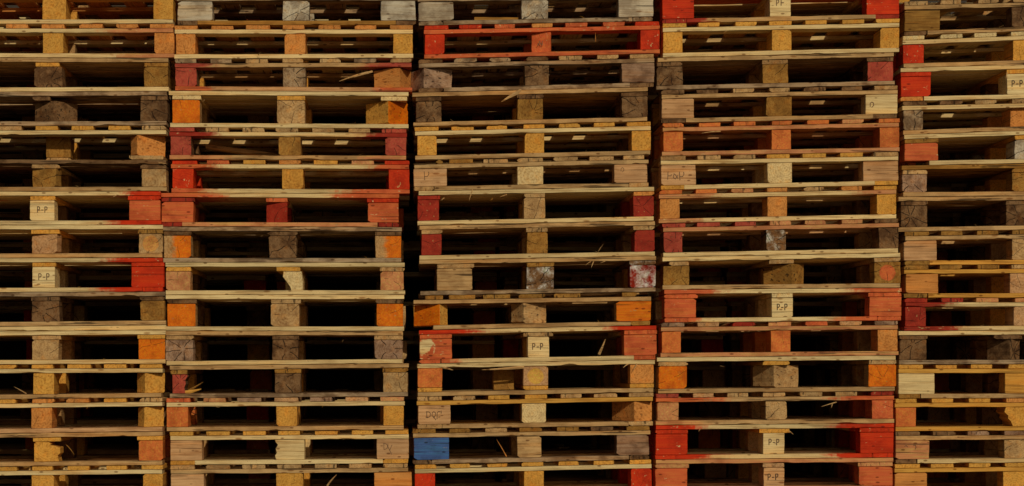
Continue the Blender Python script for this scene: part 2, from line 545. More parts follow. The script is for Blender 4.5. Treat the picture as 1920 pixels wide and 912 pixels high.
    for i, bk in enumerate(blocks):
        a, c_, key, opt = bk
        w = c_ - a
        side = opt.get('side', w > .148 or (opt.get('mark') in ('m0', 'm6')))
        bc, we, pc, pm = tone(key, .06)
        if key[0] == 'O' and opt.get('rot'): bc, we = CO['Y'], .12
        if opt.get('mark') in ('m0', 'm6'): bc = tuple(q * 1.08 for q in bc)
        d = .10 if w > .12 else .145
        fy = Y0 + opt.get('back', rr(.002, .007))
        allred = key[0] in 'RDSU'
        if opt.get('rot') is not None:
            corner, ang = opt['rot']
            ang = radians(ang)
            dl, wr = corner - a, c_ - corner
            if ang < 0:   # right-hand face shows its flank
                ang = -ang
                wf = (corner - a) / cos(ang); dp = (c_ - corner) / sin(ang)
                vv, ff = block_mesh(corner - wf, corner, fy, fy + min(dp, .2), bt, bb, 1 + we, opt.get('outline'), rot=-ang, pivot=(corner, fy))
            else:
                wf = wr / cos(ang); dp = dl / sin(ang)
                vv, ff = block_mesh(corner, corner + wf, fy, fy + min(dp, .2), bt, bb, 1 + we, opt.get('outline'), rot=ang, pivot=(corner, fy))
        else:
            vv, ff = block_mesh(a, c_, fy, fy + opt.get('deep', d), bt, bb, .6 + we, opt.get('outline'))
        patch = opt.get('patch')
        def pmf(fi, v, pm=pm, allred=allred, patch=patch, a=a, w=w):
            if fi == 0 or (fi - 2) // max(1, 1) < 0:
                m = pm
            else:
                m = pm * (.95 if allred else .0) if fi > 1 else 0
            return m
        nring = len(vv) // 6
        def pmf2(fi, v, nring=nring):
            if fi == 0: return pm
            if 2 <= fi < 2 + nring: return pm            # bevel ring
            return pm * .9 if allred else 0.0
        ext = None
        if opt.get('heart'):
            pc = jit(CO[opt['heart']], .04); ext = (.040, 0, 0)
        elif opt.get('worn'): ext = (0, 0, 1.0)
        elif opt.get('chip'): ext = (0, 1.0, 0)
        o = link_mesh('block', vv, ff, root, M_BLOCK_SIDE if side else M_BLOCK, bc, we, pc, pmf2, ext)
        front_blocks.append((o, a, c_, fy))
        for (ya, yb) in rows[1:]:
            s2 = rr(-.012, .012)
            kk = random.choice(['T', 'Y', 'N', UNDER.get(key[0], key[0])])
            bc, we, pc, pm = tone(kk)
            wm = .1 if opt.get('rot') is None else .1
            m0 = (a if i == 0 else c_ - .12 if i == 2 else (a + c_) / 2 - .06) + (0 if i != 1 else s2)
            vv, ff = block_mesh(m0, m0 + (min(w, .145) if opt.get('rot') is None else .12), ya, yb, bt, bb, .6)
            pm = .9 if allred and random.random() < .7 else 0
            link_mesh('block', vv, ff, root, M_BLOCK, bc, we, CO[key[0]], (lambda fi, v, pm=pm: pm))
    root['blk'] = 0
    del root['blk']
    return root, front_blocks, (btop, bbot)

# stamped or handwritten marks: strokes in a unit box
GL = {
    'P': [[(.05, 0), (.05, 1), (.38, 1), (.52, .88), (.52, .6), (.38, .46), (.05, .46)]],
    '-': [[(.12, .42), (.50, .42)]],
    '+': [[(.1, .5), (.7, .5)], [(.15, 0), (.15, 1)]],
    'D': [[(0, 0), (0, 1)], [(-.1, 1), (.45, .96), (.72, .7), (.66, .2), (.1, 0)]],
    'Q': [[(.35, 0.05), (0, .4), (.1, .85), (.4, 1), (.7, .8), (.7, .4), (.45, .1), (.35, .0)], [(.35, .2), (.75, -.35)]],
    'C': [[(0, -.2), (0, .7), (.2, 1), (.6, 1)], [(.8, 1.1), (.8, .7)], [(.3, .1), (.6, .15)]],
    'V': [[(0, 1), (0, .45), (.35, -.1), (.8, .8)], [(.3, -.05), (.75, -.75)]],
    'h': [[(.1, 1), (.05, 0)], [(.1, .48), (.55, .48), (.72, .62)]],                # left sign of the hand-drawn mark
    'a': [[(.1, .75), (.4, .55), (.75, .1)], [(.75, .55), (.35, .05), (.0, .2), (.05, .6)]],
    'p': [[(.0, 1), (.1, -.1)], [(.05, .35), (.5, .35), (.75, .65), (.7, .95)]],
    'o': [[(.0, .3), (.0, .8), (.3, 1), (.6, .85), (.65, .5), (.3, .2)]],
    'x': [[(0, 0), (.5, .6)], [(.3, .75), (.75, 0)]],
    'b': [[(0, 1), (.5, 1), (.7, .6), (.45, .1)]],
    '^': [[(0, .8), (.4, 1), (.8, .7)]],
    'i': [[(.2, 0), (.2, .7)]],
    'B': [[(0, 0), (0, 1), (.4, 1)], [(0, .5), (.3, .55), (.4, .8)]],
}
def mark(block, name, text, cx, cz, h, y, pitch=1.25, thick=.0055, label=None):
    verts, faces = [], []
    n = len(text)
    h *= rr(.94, 1.06); wch = h * .62; tlt = rr(-.04, .04)
    cx += rr(-.005, .005); cz += rr(-.004, .004)
    for i, ch in enumerate(text):
        if ch == ' ': continue
        ox = cx + (i - (n - 1) / 2) * wch * pitch - wch * .5
        for st in GL[ch]:
            P = [(ox + u * wch / .75, cz - h / 2 + v * h) for u, v in st]
            for (a, b) in zip(P, P[1:]):
                d = Vector((b[0] - a[0], b[1] - a[1])); L = d.length
                if L < 1e-6: continue
                d /= L; nn = Vector((-d[1], d[0])) * thick / 2
                ex = d * thick * .35
                q = [(a[0] - ex[0] + nn[0], a[1] - ex[1] + nn[1]), (b[0] + ex[0] + nn[0], b[1] + ex[1] + nn[1]),
                     (b[0] + ex[0] - nn[0], b[1] + ex[1] - nn[1]), (a[0] - ex[0] - nn[0], a[1] - ex[1] - nn[1])]
                k = len(verts)
                yo = y - .0008 - .00005 * len(faces)
                verts += [(x, yo, z + (x - cx) * tlt) for x, z in q]
                faces.append((k, k + 3, k + 2, k + 1))
    bp = block.parent.location + block.location
    me = bpy.data.meshes.new(name)
    me.from_pydata([(v[0] - bp[0], v[1] - bp[1], v[2] - bp[2]) for v in verts], [], faces)
    me.materials.append(random.choice(M_INKS[:2] if '-' in text else M_INKS[1:]))
    o = bpy.data.objects.new(name, me)
    col.objects.link(o)
    o.parent = block
    return o

def sliver(parent, a, b, w, y0, y1, key='P', name='splinter'):
    w *= .75; key = {'P': 'T'}.get(key, key)
    """thin tapering splinter from photo point a to b"""
    A = Vector((px(a[0]), y0, pz(a[1]))); B = Vector((px(b[0]), y1, pz(b[1])))
    d = (B - A).normalized()
    n = d.cross(Vector((0, 1, 0)))
    if n.length < .01: n = Vector((1, 0, 0))
    n.normalize(); m = d.cross(n)
    secs = []
    bend = rr(-.03, .03) * (B - A).length
    for i in range(6):
        t = i / 5
        c = A.lerp(B, t) + n * bend * sin(t * pi)
        ww = w * (1 - .85 * t ** 1.5) * .5
        secs.append([tuple(c + n * ww), tuple(c + m * ww * .5), tuple(c - n * ww), tuple(c - m * ww * .5)])
    vv, ff = sweep(secs)
    return link_mesh(name, vv, ff, parent, M_LONG, CO[key], .1, CO[key], None)

# ------------------------------------------------------------------ survey of the photograph
REG = {}
for c_, x0 in (('1', 0), ('2', 300), ('3', 765), ('4', 1220), ('5', 1660)):
    for r_, y0 in (('1', 0), ('2', 220), ('3', 440), ('4', 670)):
        REG[c_ + r_] = (x0, y0, 3.965 if r_ != '4' else 3.769)
REG['21'] = (320, 0, 3.965)
CAT = {}
# region, kind, bottom, xl, xr, y top left, y top right, blocks, top, middle, bottom, what it looks like
STACKS = {
'1': [
 ('11', 'E', 'L', -496, 1290, -70, -78, '315,490,Y;1140,1288,Y', 'F', 'F', 'P', 'cut off by the top of the photo, two yellow blocks, pale bottom board'),
 ('11', 'E', 'L', -492, 1292, 180, 178, '318,470,Y;1145,1292,F', 'F', 'P>K', 'P>K', 'orange-tan blocks and pinkish boards, tan board ends on top'),
 ('11', 'D', 'L', -534, 1252, 430, 432, '250,462,N,cap262:440;1070,1250,M', 'T', 'Y,Y,M', 'P', 'dark brown middle block below a yellow cap, mottled mustard right block'),
 ('11', 'D', 'L', -545, 1240, 685, 680, '235,545,N,r400:-38,cap240:372;1045,1245,N', 'G', 'N', 'G', 'big twisted grey log-end block and cracked grey right block'),
 ('12', 'E', 'X', -545, 1235, 66, 62, '305,495,M,back.13;960,1215,F,r1020:32', 'T,T,Y,Y,T', 'P', 'T', 'twisted reddish right block and middle block missing at the front'),
 ('12', 'D', 'L', -549, 1238, 313, 318, '232,440,M,r415:-14;1052,1235,T', 'N', 'T,T,N', 'T', 'two cracked brown blocks under a splintered weathered board'),
 ('12', 'D', 'L', -590, 1195, 552, 550, '220,402,P,m0;960,1192,S', 'P<R>R', 'Y,Y,R', 'P<R>R', 'red right corner under splintered brown pallet and cream stamped middle block'),
 ('12', 'D', 'L', -582, 1205, 803, 800, '228,440,Q,r420:-12;1030,1210,T,hF', 'P', 'Y,Y,M', 'T', 'round orange heartwood in its right block, between two stamped pallets'),
 ('13', 'D', 'P', -575, 1212, 175, 172, '238,405,P,m0;975,1218,R', 'P>R', 'Y,Y,R', 'P>R/RR', 'vivid red right block with chipped cream patch and stamped middle block'),
 ('13', 'D', 'L', -560, 1225, 430, 425, '232,438,N;1042,1222,M', 'G', 'N', 'T', 'lilac-grey top board and cracked brown blocks, loose plank beneath'),
 ('13', 'D', 'L', -557, 1226, 720, 710, '235,435,T,m1;1030,1228,O', 'P', 'T,T,Y', 'P', 'bright orange right block and pale middle block with nail holes'),
 ('14', 'E', 'L', -553, 1145, 52, 47, '232,380,Y;950,1155,Y,r1022:30', 'Y', 'P', 'T', 'twisted yellow right block and straw splinter in the left opening'),
 ('14', 'E', 'L', -553, 1145, 298, 285, '218,365,F;960,1150,Y,r1018:28', 'F,Y,F,Y,T', 'P', 'Q', 'reddish tan middle block and twisted yellowish right block'),
 ('14', 'D', 'L', -548, 1150, 540, 525, '240,425,Y,k1;978,1150,U', 'T', 'Y,Y,Y', 'T', 'broken pale middle block and reddish orange right block'),
 ('14', 'E', 'L', -548, 1150, 775, 762, '222,380,Y;1010,1150,Y', 'Y', 'P', 'P', 'yellow blocks and pale cross board, cut off by the bottom of the photo'),
],
'2': [
 ('21', 'E', 'P', 48, 1825, -62, -65, '50,305,L;832,1028,L;1562,1822,L', 'G', 'G', 'M/N', 'three pale grey blocks, cut off by the top of the photo'),
 ('21', 'E', 'L', 25, 1800, 183, 183, '35,180,F;845,1000,F;1655,1800,Y', 'F', 'P', 'P', 'three orange-tan blocks between clean pale boards'),
 ('21', 'E', 'L', 30, 1790, 435, 430, '30,190,E;830,1000,G;1510,1790,F,r1700:-25,k2', 'G,T,T,G,T', 'T<E>E', 'Q<S>S', 'broken twisted right block trailing splinters and dull red left block'),
 ('21', 'D', 'L', -12, 1765, 672, 682, '8,213,O;790,995,T;1445,1765,O,r1617:42,cap1562:1758', 'P', 'P,Y,P', 'P', 'orange left block and right block twisted to show two faces'),
 ('22', 'E', 'L', 70, 1832, 73, 82, '75,232,E;880,1045,M;1675,1832,E', 'E,T,T,T,T,T,E', 'P<D>D', 'T<K>K', 'dull dark red corners and round cracked brown middle block'),
 ('22', 'E', 'L', 85, 1855, 313, 318, '88,245,R;905,1062,Y;1700,1855,R', 'R,S,Y,F,Y,K,R', 'P<S>S', 'P<S>S', 'bright red corner blocks and one fresh yellow middle block'),
 ('22', 'D', 'P', 8, 1778, 560, 568, '8,245,S;785,945,D,r940:-20;1545,1775,S', 'P<S>S', 'D,S,R', 'K/DD', 'all three blocks red, shifted left of the pallets above'),
 ('22', 'D', 'L', 25, 1795, 812, 815, '25,228,O,c;808,1012,N;1600,1795,O,c', 'G', 'N', 'G', 'stained orange end blocks and dark cracked middle block under grey board'),
 ('23', 'D', 'L', 42, 1818, 207, 207, '42,225,K;912,1060,P,k3,cap865:1042;1638,1812,K', 'P', 'Y,Y,T', 'P', 'broken-off pale middle block between two pink cracked blocks'),
 ('23', 'D', 'L', 42, 1810, 448, 448, '50,262,O;822,1035,T;1610,1808,O', 'P', 'N,T,N', 'P', 'flat bright orange end blocks and tan middle block'),
 ('23', 'D', 'L', 42, 1808, 717, 717, '42,245,H;832,1028,N;1595,1805,H', 'T', 'T,N,T', 'P', 'pinkish brown end blocks and a middle block split down its centre'),
 ('24', 'D', 'L', 68, 1755, 60, 44, '85,190,E,k4,cap72:190;812,992,N;1575,1752,T', 'T', 'M', 'G', 'shattered glossy left block and dark brown middle block'),
 ('24', 'E', 'L', 42, 1725, 290, 280, '42,195,U;820,968,Y;1580,1722,Y', 'S,K,H,Q,H,Q,K', 'P', 'T', 'reddish left block and red-tinged board ends under a dirty board'),
 ('24', 'E', 'P', 68, 1756, 527, 515, '70,295,Q,m9;810,1020,P,k6;1530,1758,Q,m2', 'Y', 'P', 'P/YY', 'pale pink right block carrying a two-letter scrawl'),
 ('24', 'E', 'L', 70, 1750, 765, 752, '75,310,Q;820,1010,Y;1515,1780,F,side', 'T', 'T', 'T', 'wide brown right block, cut off by the bottom of the photo'),
],
'3': [
 ('31', 'E', 'P', 78, 1822, -50, -78, '80,338,L;845,1040,L;1562,1822,L', 'G', 'G', 'G/GG', 'grey knotty blocks directly on top of the red pallet'),
 ('31', 'E', 'L', 120, 1868, 192, 157, '125,272,R;920,1062,S,r1060:-16,m8;1727,1870,R', 'R,R,S,F,S,S,R', 'S', 'S', 'painted red all over, with smudged middle block'),
 ('31', 'E', 'P', 78, 1828, 442, 402, '25,330,H,r120:24;865,1048,N;1588,1830,H,side', 'N,G,G,N,T,T,T', 'G', 'G/NN', 'star-cracked grey middle block between pinkish grey blocks'),
 ('31', 'D', 'L', 35, 1780, 692, 650, '58,248,N;815,1002,M;1590,1782,N', 'T', 'N', 'T', 'splinter peeling down from its top board, dark brown blocks'),
 ('32', 'E', 'L', 50, 1804, 73, 32, '70,213,Y;868,1012,Y;1662,1806,Y', 'Y', 'P', 'T', 'three bright golden yellow blocks'),
 ('32', 'E', 'P', 45, 1790, 320, 281, '42,290,Q,m3;812,1005,P;1532,1780,Q,m4', 'M,T,T,T,T,T', 'T', 'T/TT', 'pale wide blocks, the left one marked with a single scrawled letter'),
 ('32', 'D', 'L', 75, 1828, 550, 518, '72,230,D;862,1018,T;1675,1828,D', 'P', 'D,T,F', 'P', 'deep red end blocks and pinkish red left cap, straws in the left opening'),
 ('32', 'D', 'L', 88, 1836, 806, 772, '100,250,D;885,1038,M;1685,1835,D', 'T', 'T', 'P', 'deep red end blocks under tan caps, splintered bottom board'),
 ('33', 'D', 'L', 88, 1845, 190, 160, '215,478,T,side;882,1082,W,side0;1650,1842,V', 'T', 'T,M,W', 'G', 'white-smeared middle and red blocks and tan left block knocked inwards'),
 ('33', 'E', 'P', 42, 1802, 455, 428, '45,297,O,r235:-35;775,1035,T,r860:30;1548,1805,O,side', 'M', 'T', 'T/_M', 'chipped orange left block with dark knot and flat orange right block'),
 ('33', 'D', 'P', 80, 1842, 712, 675, '88,328,S,p;890,1050,P,m0,cap858:1080;1605,1850,S', 'P<R>R', 'S,T,S', 'P<S/SS', 'red end blocks, left one chipped to cream, and stamped middle block'),
 ('34', 'I', 'L', 68, 1738, 48, 18, '70,242,K,hU;815,990,Q,hY;1568,1738,F', 'P', 'Y', 'T', 'upside down, splintered top edge, red disc in its left block'),
 ('34', 'E', 'P', 65, 1733, 280, 248, '70,300,Q,m5;805,975,P;1468,1732,F,r1600:28', 'T,Y,T,T', 'Y', 'T/TT', 'pale left block with three scrawled letters and twisted brown right block'),
 ('34', 'E', 'P', 32, 1706, 508, 485, '40,290,B;770,942,T,side;1470,1703,H', 'M,T,M,N,M', 'T', 'G/NN', 'the only one with a blue left block'),
 ('34', 'E', 'L', 48, 1716, 760, 722, '48,192,R;820,960,Y;1575,1722,R', 'Y', 'P', 'P', 'bright red corner blocks and yellow board ends, cut off at the bottom'),
],
'4': [
 ('41', 'D', 'P', 88, 1858, -72, -108, '90,325,R;890,1048,P,m6;1612,1855,R', 'S', 'R,P,R', 'T<D/DD', 'wide bright red end blocks and cream stamped block, cut off by the top'),
 ('41', 'E', 'L', 92, 1856, 172, 135, '95,240,Y;905,1050,Y;1712,1855,Y', 'Y', 'P', 'P', 'golden yellow blocks and board ends, pale clean cross boards'),
 ('41', 'D', 'L', 50, 1813, 428, 388, '50,242,N;835,1028,M;1618,1812,E', 'T', 'N,T,N', 'G', 'dark cracked end blocks and mustard middle block with curled cap'),
 ('41', 'E', 'P', 80, 1840, 668, 632, '85,327,Q;865,1055,M;1602,1842,P,m7', 'N,T,N,T', 'T', 'T/NN', 'tan right block spotted with black marks, under dark cracked pallet'),
 ('42', 'E', 'L', 92, 1856, 42, 5, '97,243,U;905,1048,U;1708,1855,U', 'U,U,U,K,U', 'K', 'K', 'orange-red blocks and orange-red board ends throughout'),
 ('42', 'E', 'P', 78, 1845, 288, 255, '80,338,Q,m10;872,1055,P;1585,1848,Q', 'T,T,Y,Y,T', 'P', 'P/YY', 'pink left block with an upside-down scrawl and cream middle block'),
 ('42', 'E', 'L', 68, 1836, 540, 503, '72,220,F;872,1018,F;1688,1832,Y', 'U,U,K,F,T,F,Y', 'P<K>K', 'P<K', 'curved grain on orange-yellow blocks, orange board ends at its left'),
 ('42', 'E', 'L', 90, 1845, 788, 752, '100,240,E;862,1010,W;1702,1848,N', 'E,E,E,K,K,K,N', 'K', 'P', 'white-flecked middle block and dull pink cross board'),
 ('43', 'D', 'L', 90, 1855, 168, 135, '97,292,M,cap140:285;870,1170,M,r1055:-40,cap885:1070,k5;1668,1865,M,hS', 'P', 'T,T,T', 'T', 'twisted torn middle block and red-hearted right block'),
 ('43', 'D', 'P', 105, 1869, 410, 395, '105,340,S;905,1062,P,m0;1632,1870,S', 'P<S>S', 'S,P,S', 'P<S>S/SS', 'salmon red end blocks and bright cream stamped middle block'),
 ('43', 'E', 'L', 80, 1842, 655, 640, '85,228,U;897,1045,U;1692,1840,F', 'H,Q,D,K,S,Q,H', 'K', 'K>K', 'orange-tan blocks and mottled pink boards below stamped pallet'),
 ('44', 'D', 'L', 50, 1730, 2, -12, '58,257,O;760,1070,T,r875:30,cap795:985;1545,1740,O', 'P', 'T,Y,T', 'T', 'dark orange end blocks and large torn tan middle block'),
 ('44', 'E', 'L', 42, 1722, 258, 240, '50,200,K;818,968,T;1570,1720,S', 'E,Q,T,T,T,T,D', 'T<S>S', 'T<K', 'faded red corners and plain tan middle block'),
 ('44', 'D', 'P', 34, 1720, 482, 468, '35,262,R;798,948,P,m0,cap770:985;1485,1722,R', 'P<R>R', 'R,Y,R', 'P<R>R/RR', 'glossy bright red end blocks and stamped block, second from the bottom'),
 ('44', 'D', 'P', 34, 1716, 725, 710, '35,262,S;802,948,Q,m0;1475,1715,S', 'K', 'K,Q,K', 'K/SS', 'swirled faded red left block and tan stamped block, lowest in view'),
],
'5': [
 ('51', 'E', 'P', 143, 1920, 10, -15, '143,410,M,side;945,1140,N', 'T', 'T', 'T/NN', 'topmost whole one, wide weathered brown left block'),
 ('51', 'E', 'L', 133, 1917, 268, 232, '135,290,R;952,1100,Y', 'P,P,T,Y', 'P', 'T', 'square bright red left block and yellow middle block'),
 ('51', 'D', 'P', 110, 1895, 507, 482, '115,338,R;905,1060,P,m0', 'P', 'R,Y,Y', 'P/FF', 'wide bright red left block and stamped cream middle block'),
 ('51', 'E', 'L', 132, 1917, 755, 735, '135,283,G;945,1090,F,back.03', 'N,T,Y,T', 'P', 'T', 'square greyish tan left block with sawn texture'),
 ('52', 'D', 'P', 135, 1930, 132, 100, '145,392,S;962,1120,L', 'P', 'M,Y,Y', 'P/_T', 'orange-red left block scraped pale, over a gap in its base'),
 ('52', 'D', 'L', 128, 1915, 360, 345, '130,313,H;945,1130,M', 'M', 'T,M,T', 'T', 'brown left block under a cracked cap below the scraped red one'),
 ('52', 'D', 'L', 100, 1890, 592, 585, '118,315,N;900,1080,N', 'T', 'N', 'T', 'dark purple-brown left block with rounded corners'),
 ('52', 'E', 'P', 145, 1930, 852, 838, '140,385,Q,side;945,1150,T', 'M,M,N,N', 'T', 'Y/MM', 'wide tan left block under the dark purple-brown one'),
 ('53', 'E', 'P', 140, 1925, 228, 222, '152,395,F,side;930,1150,Q', 'M,T,M', 'Y', 'Y/MM', 'wide orange-tan left block directly over a crimson corner'),
 ('53', 'E', 'L', 148, 1930, 472, 470, '152,305,D;958,1110,Q', 'D,K,Q,H', 'P<D', 'P<D', 'crimson left corner fading into a pale board'),
 ('53', 'D', 'L', 102, 1890, 718, 712, '108,307,N;810,1020,N,r932:35', 'P', 'N,N,G', 'G', 'nearly black left block and twisted dark middle block'),
 ('54', 'E', 'P', 98, 1790, 52, 50, '95,350,P;848,1060,Y', 'Y', 'Y', 'T/MM', 'wide pale yellow left block with a smudge'),
 ('54', 'E', 'L', 72, 1770, 293, 290, '75,218,U;850,1000,Y,k7', 'Y,F,Y', 'Y', 'Y', 'red-tinged left block and torn yellow middle block'),
 ('54', 'E', 'P', 72, 1770, 525, 520, '75,312,K,m11;842,1050,T', 'N,H,H,M', 'T', 'P/NN', 'dull pink left block with broken scrawl and pale streaks'),
 ('54', 'E', 'L', 70, 1770, 755, 745, '70,300,F;835,1040,Y', 'Y,Y,M', 'Y', 'Y', 'wide orange-tan left block, cut off by the bottom of the photo'),
],
}
WHICH = {'1': 'leftmost stack', '2': 'second stack', '3': 'middle stack', '4': 'fourth stack', '5': 'rightmost stack'}
PATCHES = {
 'k1': [(0, 0), (0, .92), (.06, 1), (.55, .99), (.66, .90), (.60, .84), (.82, .78), (1.0, .70), (1.0, .42), (.9, .30), (.95, 0)],
 'k2': [(0, .0), (.0, .62), (-.03, .62), (-.02, .9), (.3, .93), (.6, 1), (1, .96), (1, 0)],
 'k3': [(.42, 0), (.38, .16), (.16, .5), (.0, .72), (.03, 1), (.94, 1), (.95, .9), (1, .5), (1, 0)],
 'k4': [(0, 0), (0, 1), (.98, 1), (1, .9), (.86, .72), (.9, .5), (.8, .3), (.86, 0)],
 'k5': [(0, 0), (.0, .72), (.18, .72), (.30, .86), (.36, .96), (.9, 1), (1, 1), (1, 0)],
 'k6': [(.04, 0), (.0, .2), (.06, .35), (.02, .55), (.10, .75), (.02, .9), (.0, 1), (1, 1), (1, 0)],
 'k7': [(.35, 0), (.25, .25), (.12, .42), (.14, .55), (-.05, .75), (.02, 1), (1, 1), (1, 0)],
}
MARKS = {   # text, dx, dz, height (m), pitch, stroke
 'm0': ('P-P', 0, .004, .028, 1.08, .0042), 'm6': ('P+', .0, .02, .028, 1.2, .004),
 'm2': ('DV', -.02, .015, .030, 1.1, .003), 'm3': ('p', -.02, .01, .040, 1, .0028),
 'm4': ('o', -.04, .015, .028, 1, .0022), 'm5': ('DQC', 0, .0, .030, 1.35, .0032),
 'm10': ('hap', -.01, .0, .036, 1.3, .0036), 'm11': ('^ b', -.01, .01, .022, 1.6, .0030),
 'm7': ('o', -.05, .0, .034, 1, .004), 'm8': ('xi', .0, .0, .03, 1.0, .003), 'm9': ('i', -.03, .0, .02, 1, .003),
 'm1': ('', 0, 0, 0, 1, 0),
}
HALF_H = 61
ordn = ['first', 'second', 'third', 'fourth', 'fifth', 'sixth', 'seventh', 'eighth', 'ninth', 'tenth', 'eleventh', 'twelfth', 'thirteenth', 'fourteenth', 'fifteenth']

def conv(reg, x=None, y=None):
    x0, y0, k = REG[reg]
    return (x / k + x0) if x is not None else None, (y / k + y0) if y is not None else None

def line(xa, za, xb, zb):
    return lambda x: za + (zb - za) * (x - xa) / (xb - xa)

def parse_blocks(s, reg, xl, xr, stack):
    out = []
    for it in s.split(';'):
        f = it.split(',')
        a, b = px(conv(reg, float(f[0]))[0]), px(conv(reg, float(f[1]))[0])
        opt = {}
        for q in f[3:]:
            if q.startswith('rot') or (q[0] == 'r' and q[1].isdigit()):
                c_, an = q[1:].split(':')
                opt['rot'] = (px(conv(reg, float(c_))[0]), float(an))
            elif q.startswith('cap'):
                c0, c1 = q[3:].split(':')
                opt['cap'] = (px(conv(reg, float(c0))[0]), px(conv(reg, float(c1))[0]))
            elif q.startswith('back'):
                opt['back'] = float(q[4:])
            elif q == 'side': opt['side'] = True
            elif q == 'side0': opt['side'] = False
            elif q[0] == 'k': opt['outline'] = PATCHES[q]
            elif q[0] == 'm': opt['mark'] = q
            elif q[0] == 'h': opt['heart'] = q[1]
            elif q == 'c': opt['worn'] = 1
            elif q == 'p': opt['chip'] = 1
            elif q == 'red': opt['red'] = 1
        out.append([a, b, f[2], opt])
    if len(out) == 2:
        w = abs(out[0][1] - out[0][0]) if not out[0][3].get('rot') else .12
        if stack == '1':
            w = min(out[1][1] - out[1][0], .16)
            out.insert(0, [xl, xl + w, out[1][2], {}])
        else:
            out.append([xr - w, xr, random.choice('TYF'), {}])
    return out

ALL = {}
DY = {'1': 0.0, '2': .014, '3': -.006, '4': .010, '5': .0}
pallets_made = []
for st, rows_ in STACKS.items():
    lines = []
    for d in rows_:
        reg, kind, bottom, xl, xr, yl, yr = d[:7]
        XL, XR = px(conv(reg, xl)[0]), px(conv(reg, xr)[0])
        ZL, ZR = pz(conv(reg, None, yl)[1]), pz(conv(reg, None, yr)[1])
        if st == '1':
            la = line(px(0), ZL, XR, ZR)
        elif st == '5':
            la = line(XL, ZL, px(1920), ZR)
        else:
            la = line(XL, ZL, XR, ZR)
        lines.append((XL, XR, la))
    last = lines[-1]
    h = HALF_H * S
    lb = (lambda f: (lambda x: f(x) - h))(last[2])
    for i, d in enumerate(rows_):
        reg, kind, bottom = d[:3]
        XL, XR, la = lines[i]
        bt_ = lines[i + 1][2] if i + 1 < len(lines) else lb
        if st == '1' and i == 9:
            a_ = (pz(conv('13', 0, 684)[1]), pz(conv('13', 0, 672)[1]))
            bt_ = line(px(0), a_[0], XR, a_[1])
            plank_top = bt_
        blocks = parse_blocks(d[7], reg, XL, XR, st)
        ends_at = None
        if st == '3' and i == 9:
            ends_at = [(px(conv('33', a)[0]), px(conv('33', b)[0])) for a, b in ((128, 260), (305, 500), (560, 760), (822, 1018), (1085, 1280), (1592, 1700))]
        if st == '3' and i == 5:
            ends_at = [(px(conv('32', a)[0]), px(conv('32', b)[0])) for a, b in ((205, 258), (305, 482), (560, 742), (812, 1002), (1082, 1262), (1350, 1530), (1600, 1755))]
        rb = [(b[0], b[1], b[2], b[3]) for b in blocks]
        dyy = DY[st] + rr(-.004, .004)
        root, fb, lay = build_pallet(kind, bottom, XL, XR, la, bt_, rb, d[8], d[9], d[10], dy=dyy, ends_at=ends_at)
        root['label'] = 'pallet in the ' + WHICH[st] + ', ' + d[11]
        if len(root['label'].split()) > 16: root['label'] = 'pallet, ' + d[11]
        root['category'] = 'pallet'
        root['group'] = 'pallets stacked in the ' + WHICH[st]
        CAT[(st, i)] = (root, fb, lay, dyy, la, bt_)
        for (o, a, c_, fy), b in zip(fb, rb):
            mk = b[3].get('mark')
            if mk and MARKS[mk][0]:
                t_, dx, dz, hh, pitch, th = MARKS[mk]
                cx_ = (a + c_) / 2 + dx
                cz_ = (lay[0](cx_) + lay[1](cx_)) / 2 + dz
                mark(o, 'stamp', t_, cx_, cz_, hh, fy, pitch, th)

# the loose plank lying between two pallets of the leftmost stack
XL, XR = px(conv('13', -555)[0]), px(conv('13', 1228)[0])
ptop = plank_top
pbot = CAT[('1', 10)][4]
vv, ff = long_board(XL, XR, .0, .11, lambda x: ptop(x) - .001, lambda x: pbot(x) + .001, 1.0)
o = link_mesh('loose_plank', vv, ff, None, M_LONG, CO['P'], .15, CO['P'], None)
o['label'] = 'long pale loose plank lying between two pallets of the leftmost stack, above the orange block'
o['category'] = 'plank'
vv, ff = long_board(XL, XR, .68, .79, lambda x: ptop(x) - .001, lambda x: pbot(x) + .001, 1.0, seg=8)
o = link_mesh('loose_plank', vv, ff, None, M_LONG, CO['T'], .4, CO['P'], None)
o['label'] = 'second loose plank at the back of the leftmost stack, level with the pale one'
o['category'] = 'plank'

# the short offcut lying in the top pallet of the middle stack
A = conv('31', 500, 152); B = conv('31', 825, 152)
zb_ = lambda x: CAT[('3', 0)][2][1](x) + .0015
vv, ff = long_board(px(A[0]), px(B[0]), .06, .12, lambda x: zb_(x) + .026 - .010 * (x - px(A[0])) / .3, zb_, 1.2)
o = link_mesh('wood_offcut', vv, ff, None, M_LONG, CO['M'], .3, CO['P'], None)
o['label'] = 'short brown offcut lying inside the grey-blocked top pallet of the middle stack'
o['category'] = 'offcut'

# ------------------------------------------------------------------ splinters and broken bits (parts of their pallets)
def sp(key, a, b, w=.006, y0=-.002, y1=-.03, c='P'):
    root = CAT[key][0]
    sliver(root, a, b, w, y0, y1, c)
def Z(reg, x, y): return conv(reg, x, y)
sp(('1', 11), Z('14', 178, 258), Z('14', 98, 208), .007, .03, .0)
sp(('2', 2), Z('21', 1470, 535), Z('21', 1255, 612), .016, .02, -.03)
sp(('2', 2), Z('21', 1500, 525), Z('21', 1365, 578), .014, .03, -.01)
sp(('2', 1), Z('21', 650, 410), Z('21', 678, 392), .006)
sp(('2', 11), Z('24', 200, 235), Z('24', 308, 175), .014, .03, -.02, 'M')
sp(('2', 11), Z('24', 175, 250), Z('24', 290, 225), .026, .03, .01, 'Y')
sp(('2', 14), Z('24', 1180, 912), Z('24', 1250, 828), .013, .01, -.02)
sp(('3', 3), Z('31', 845, 675), Z('31', 692, 765), .028, -.002, -.035, 'T')
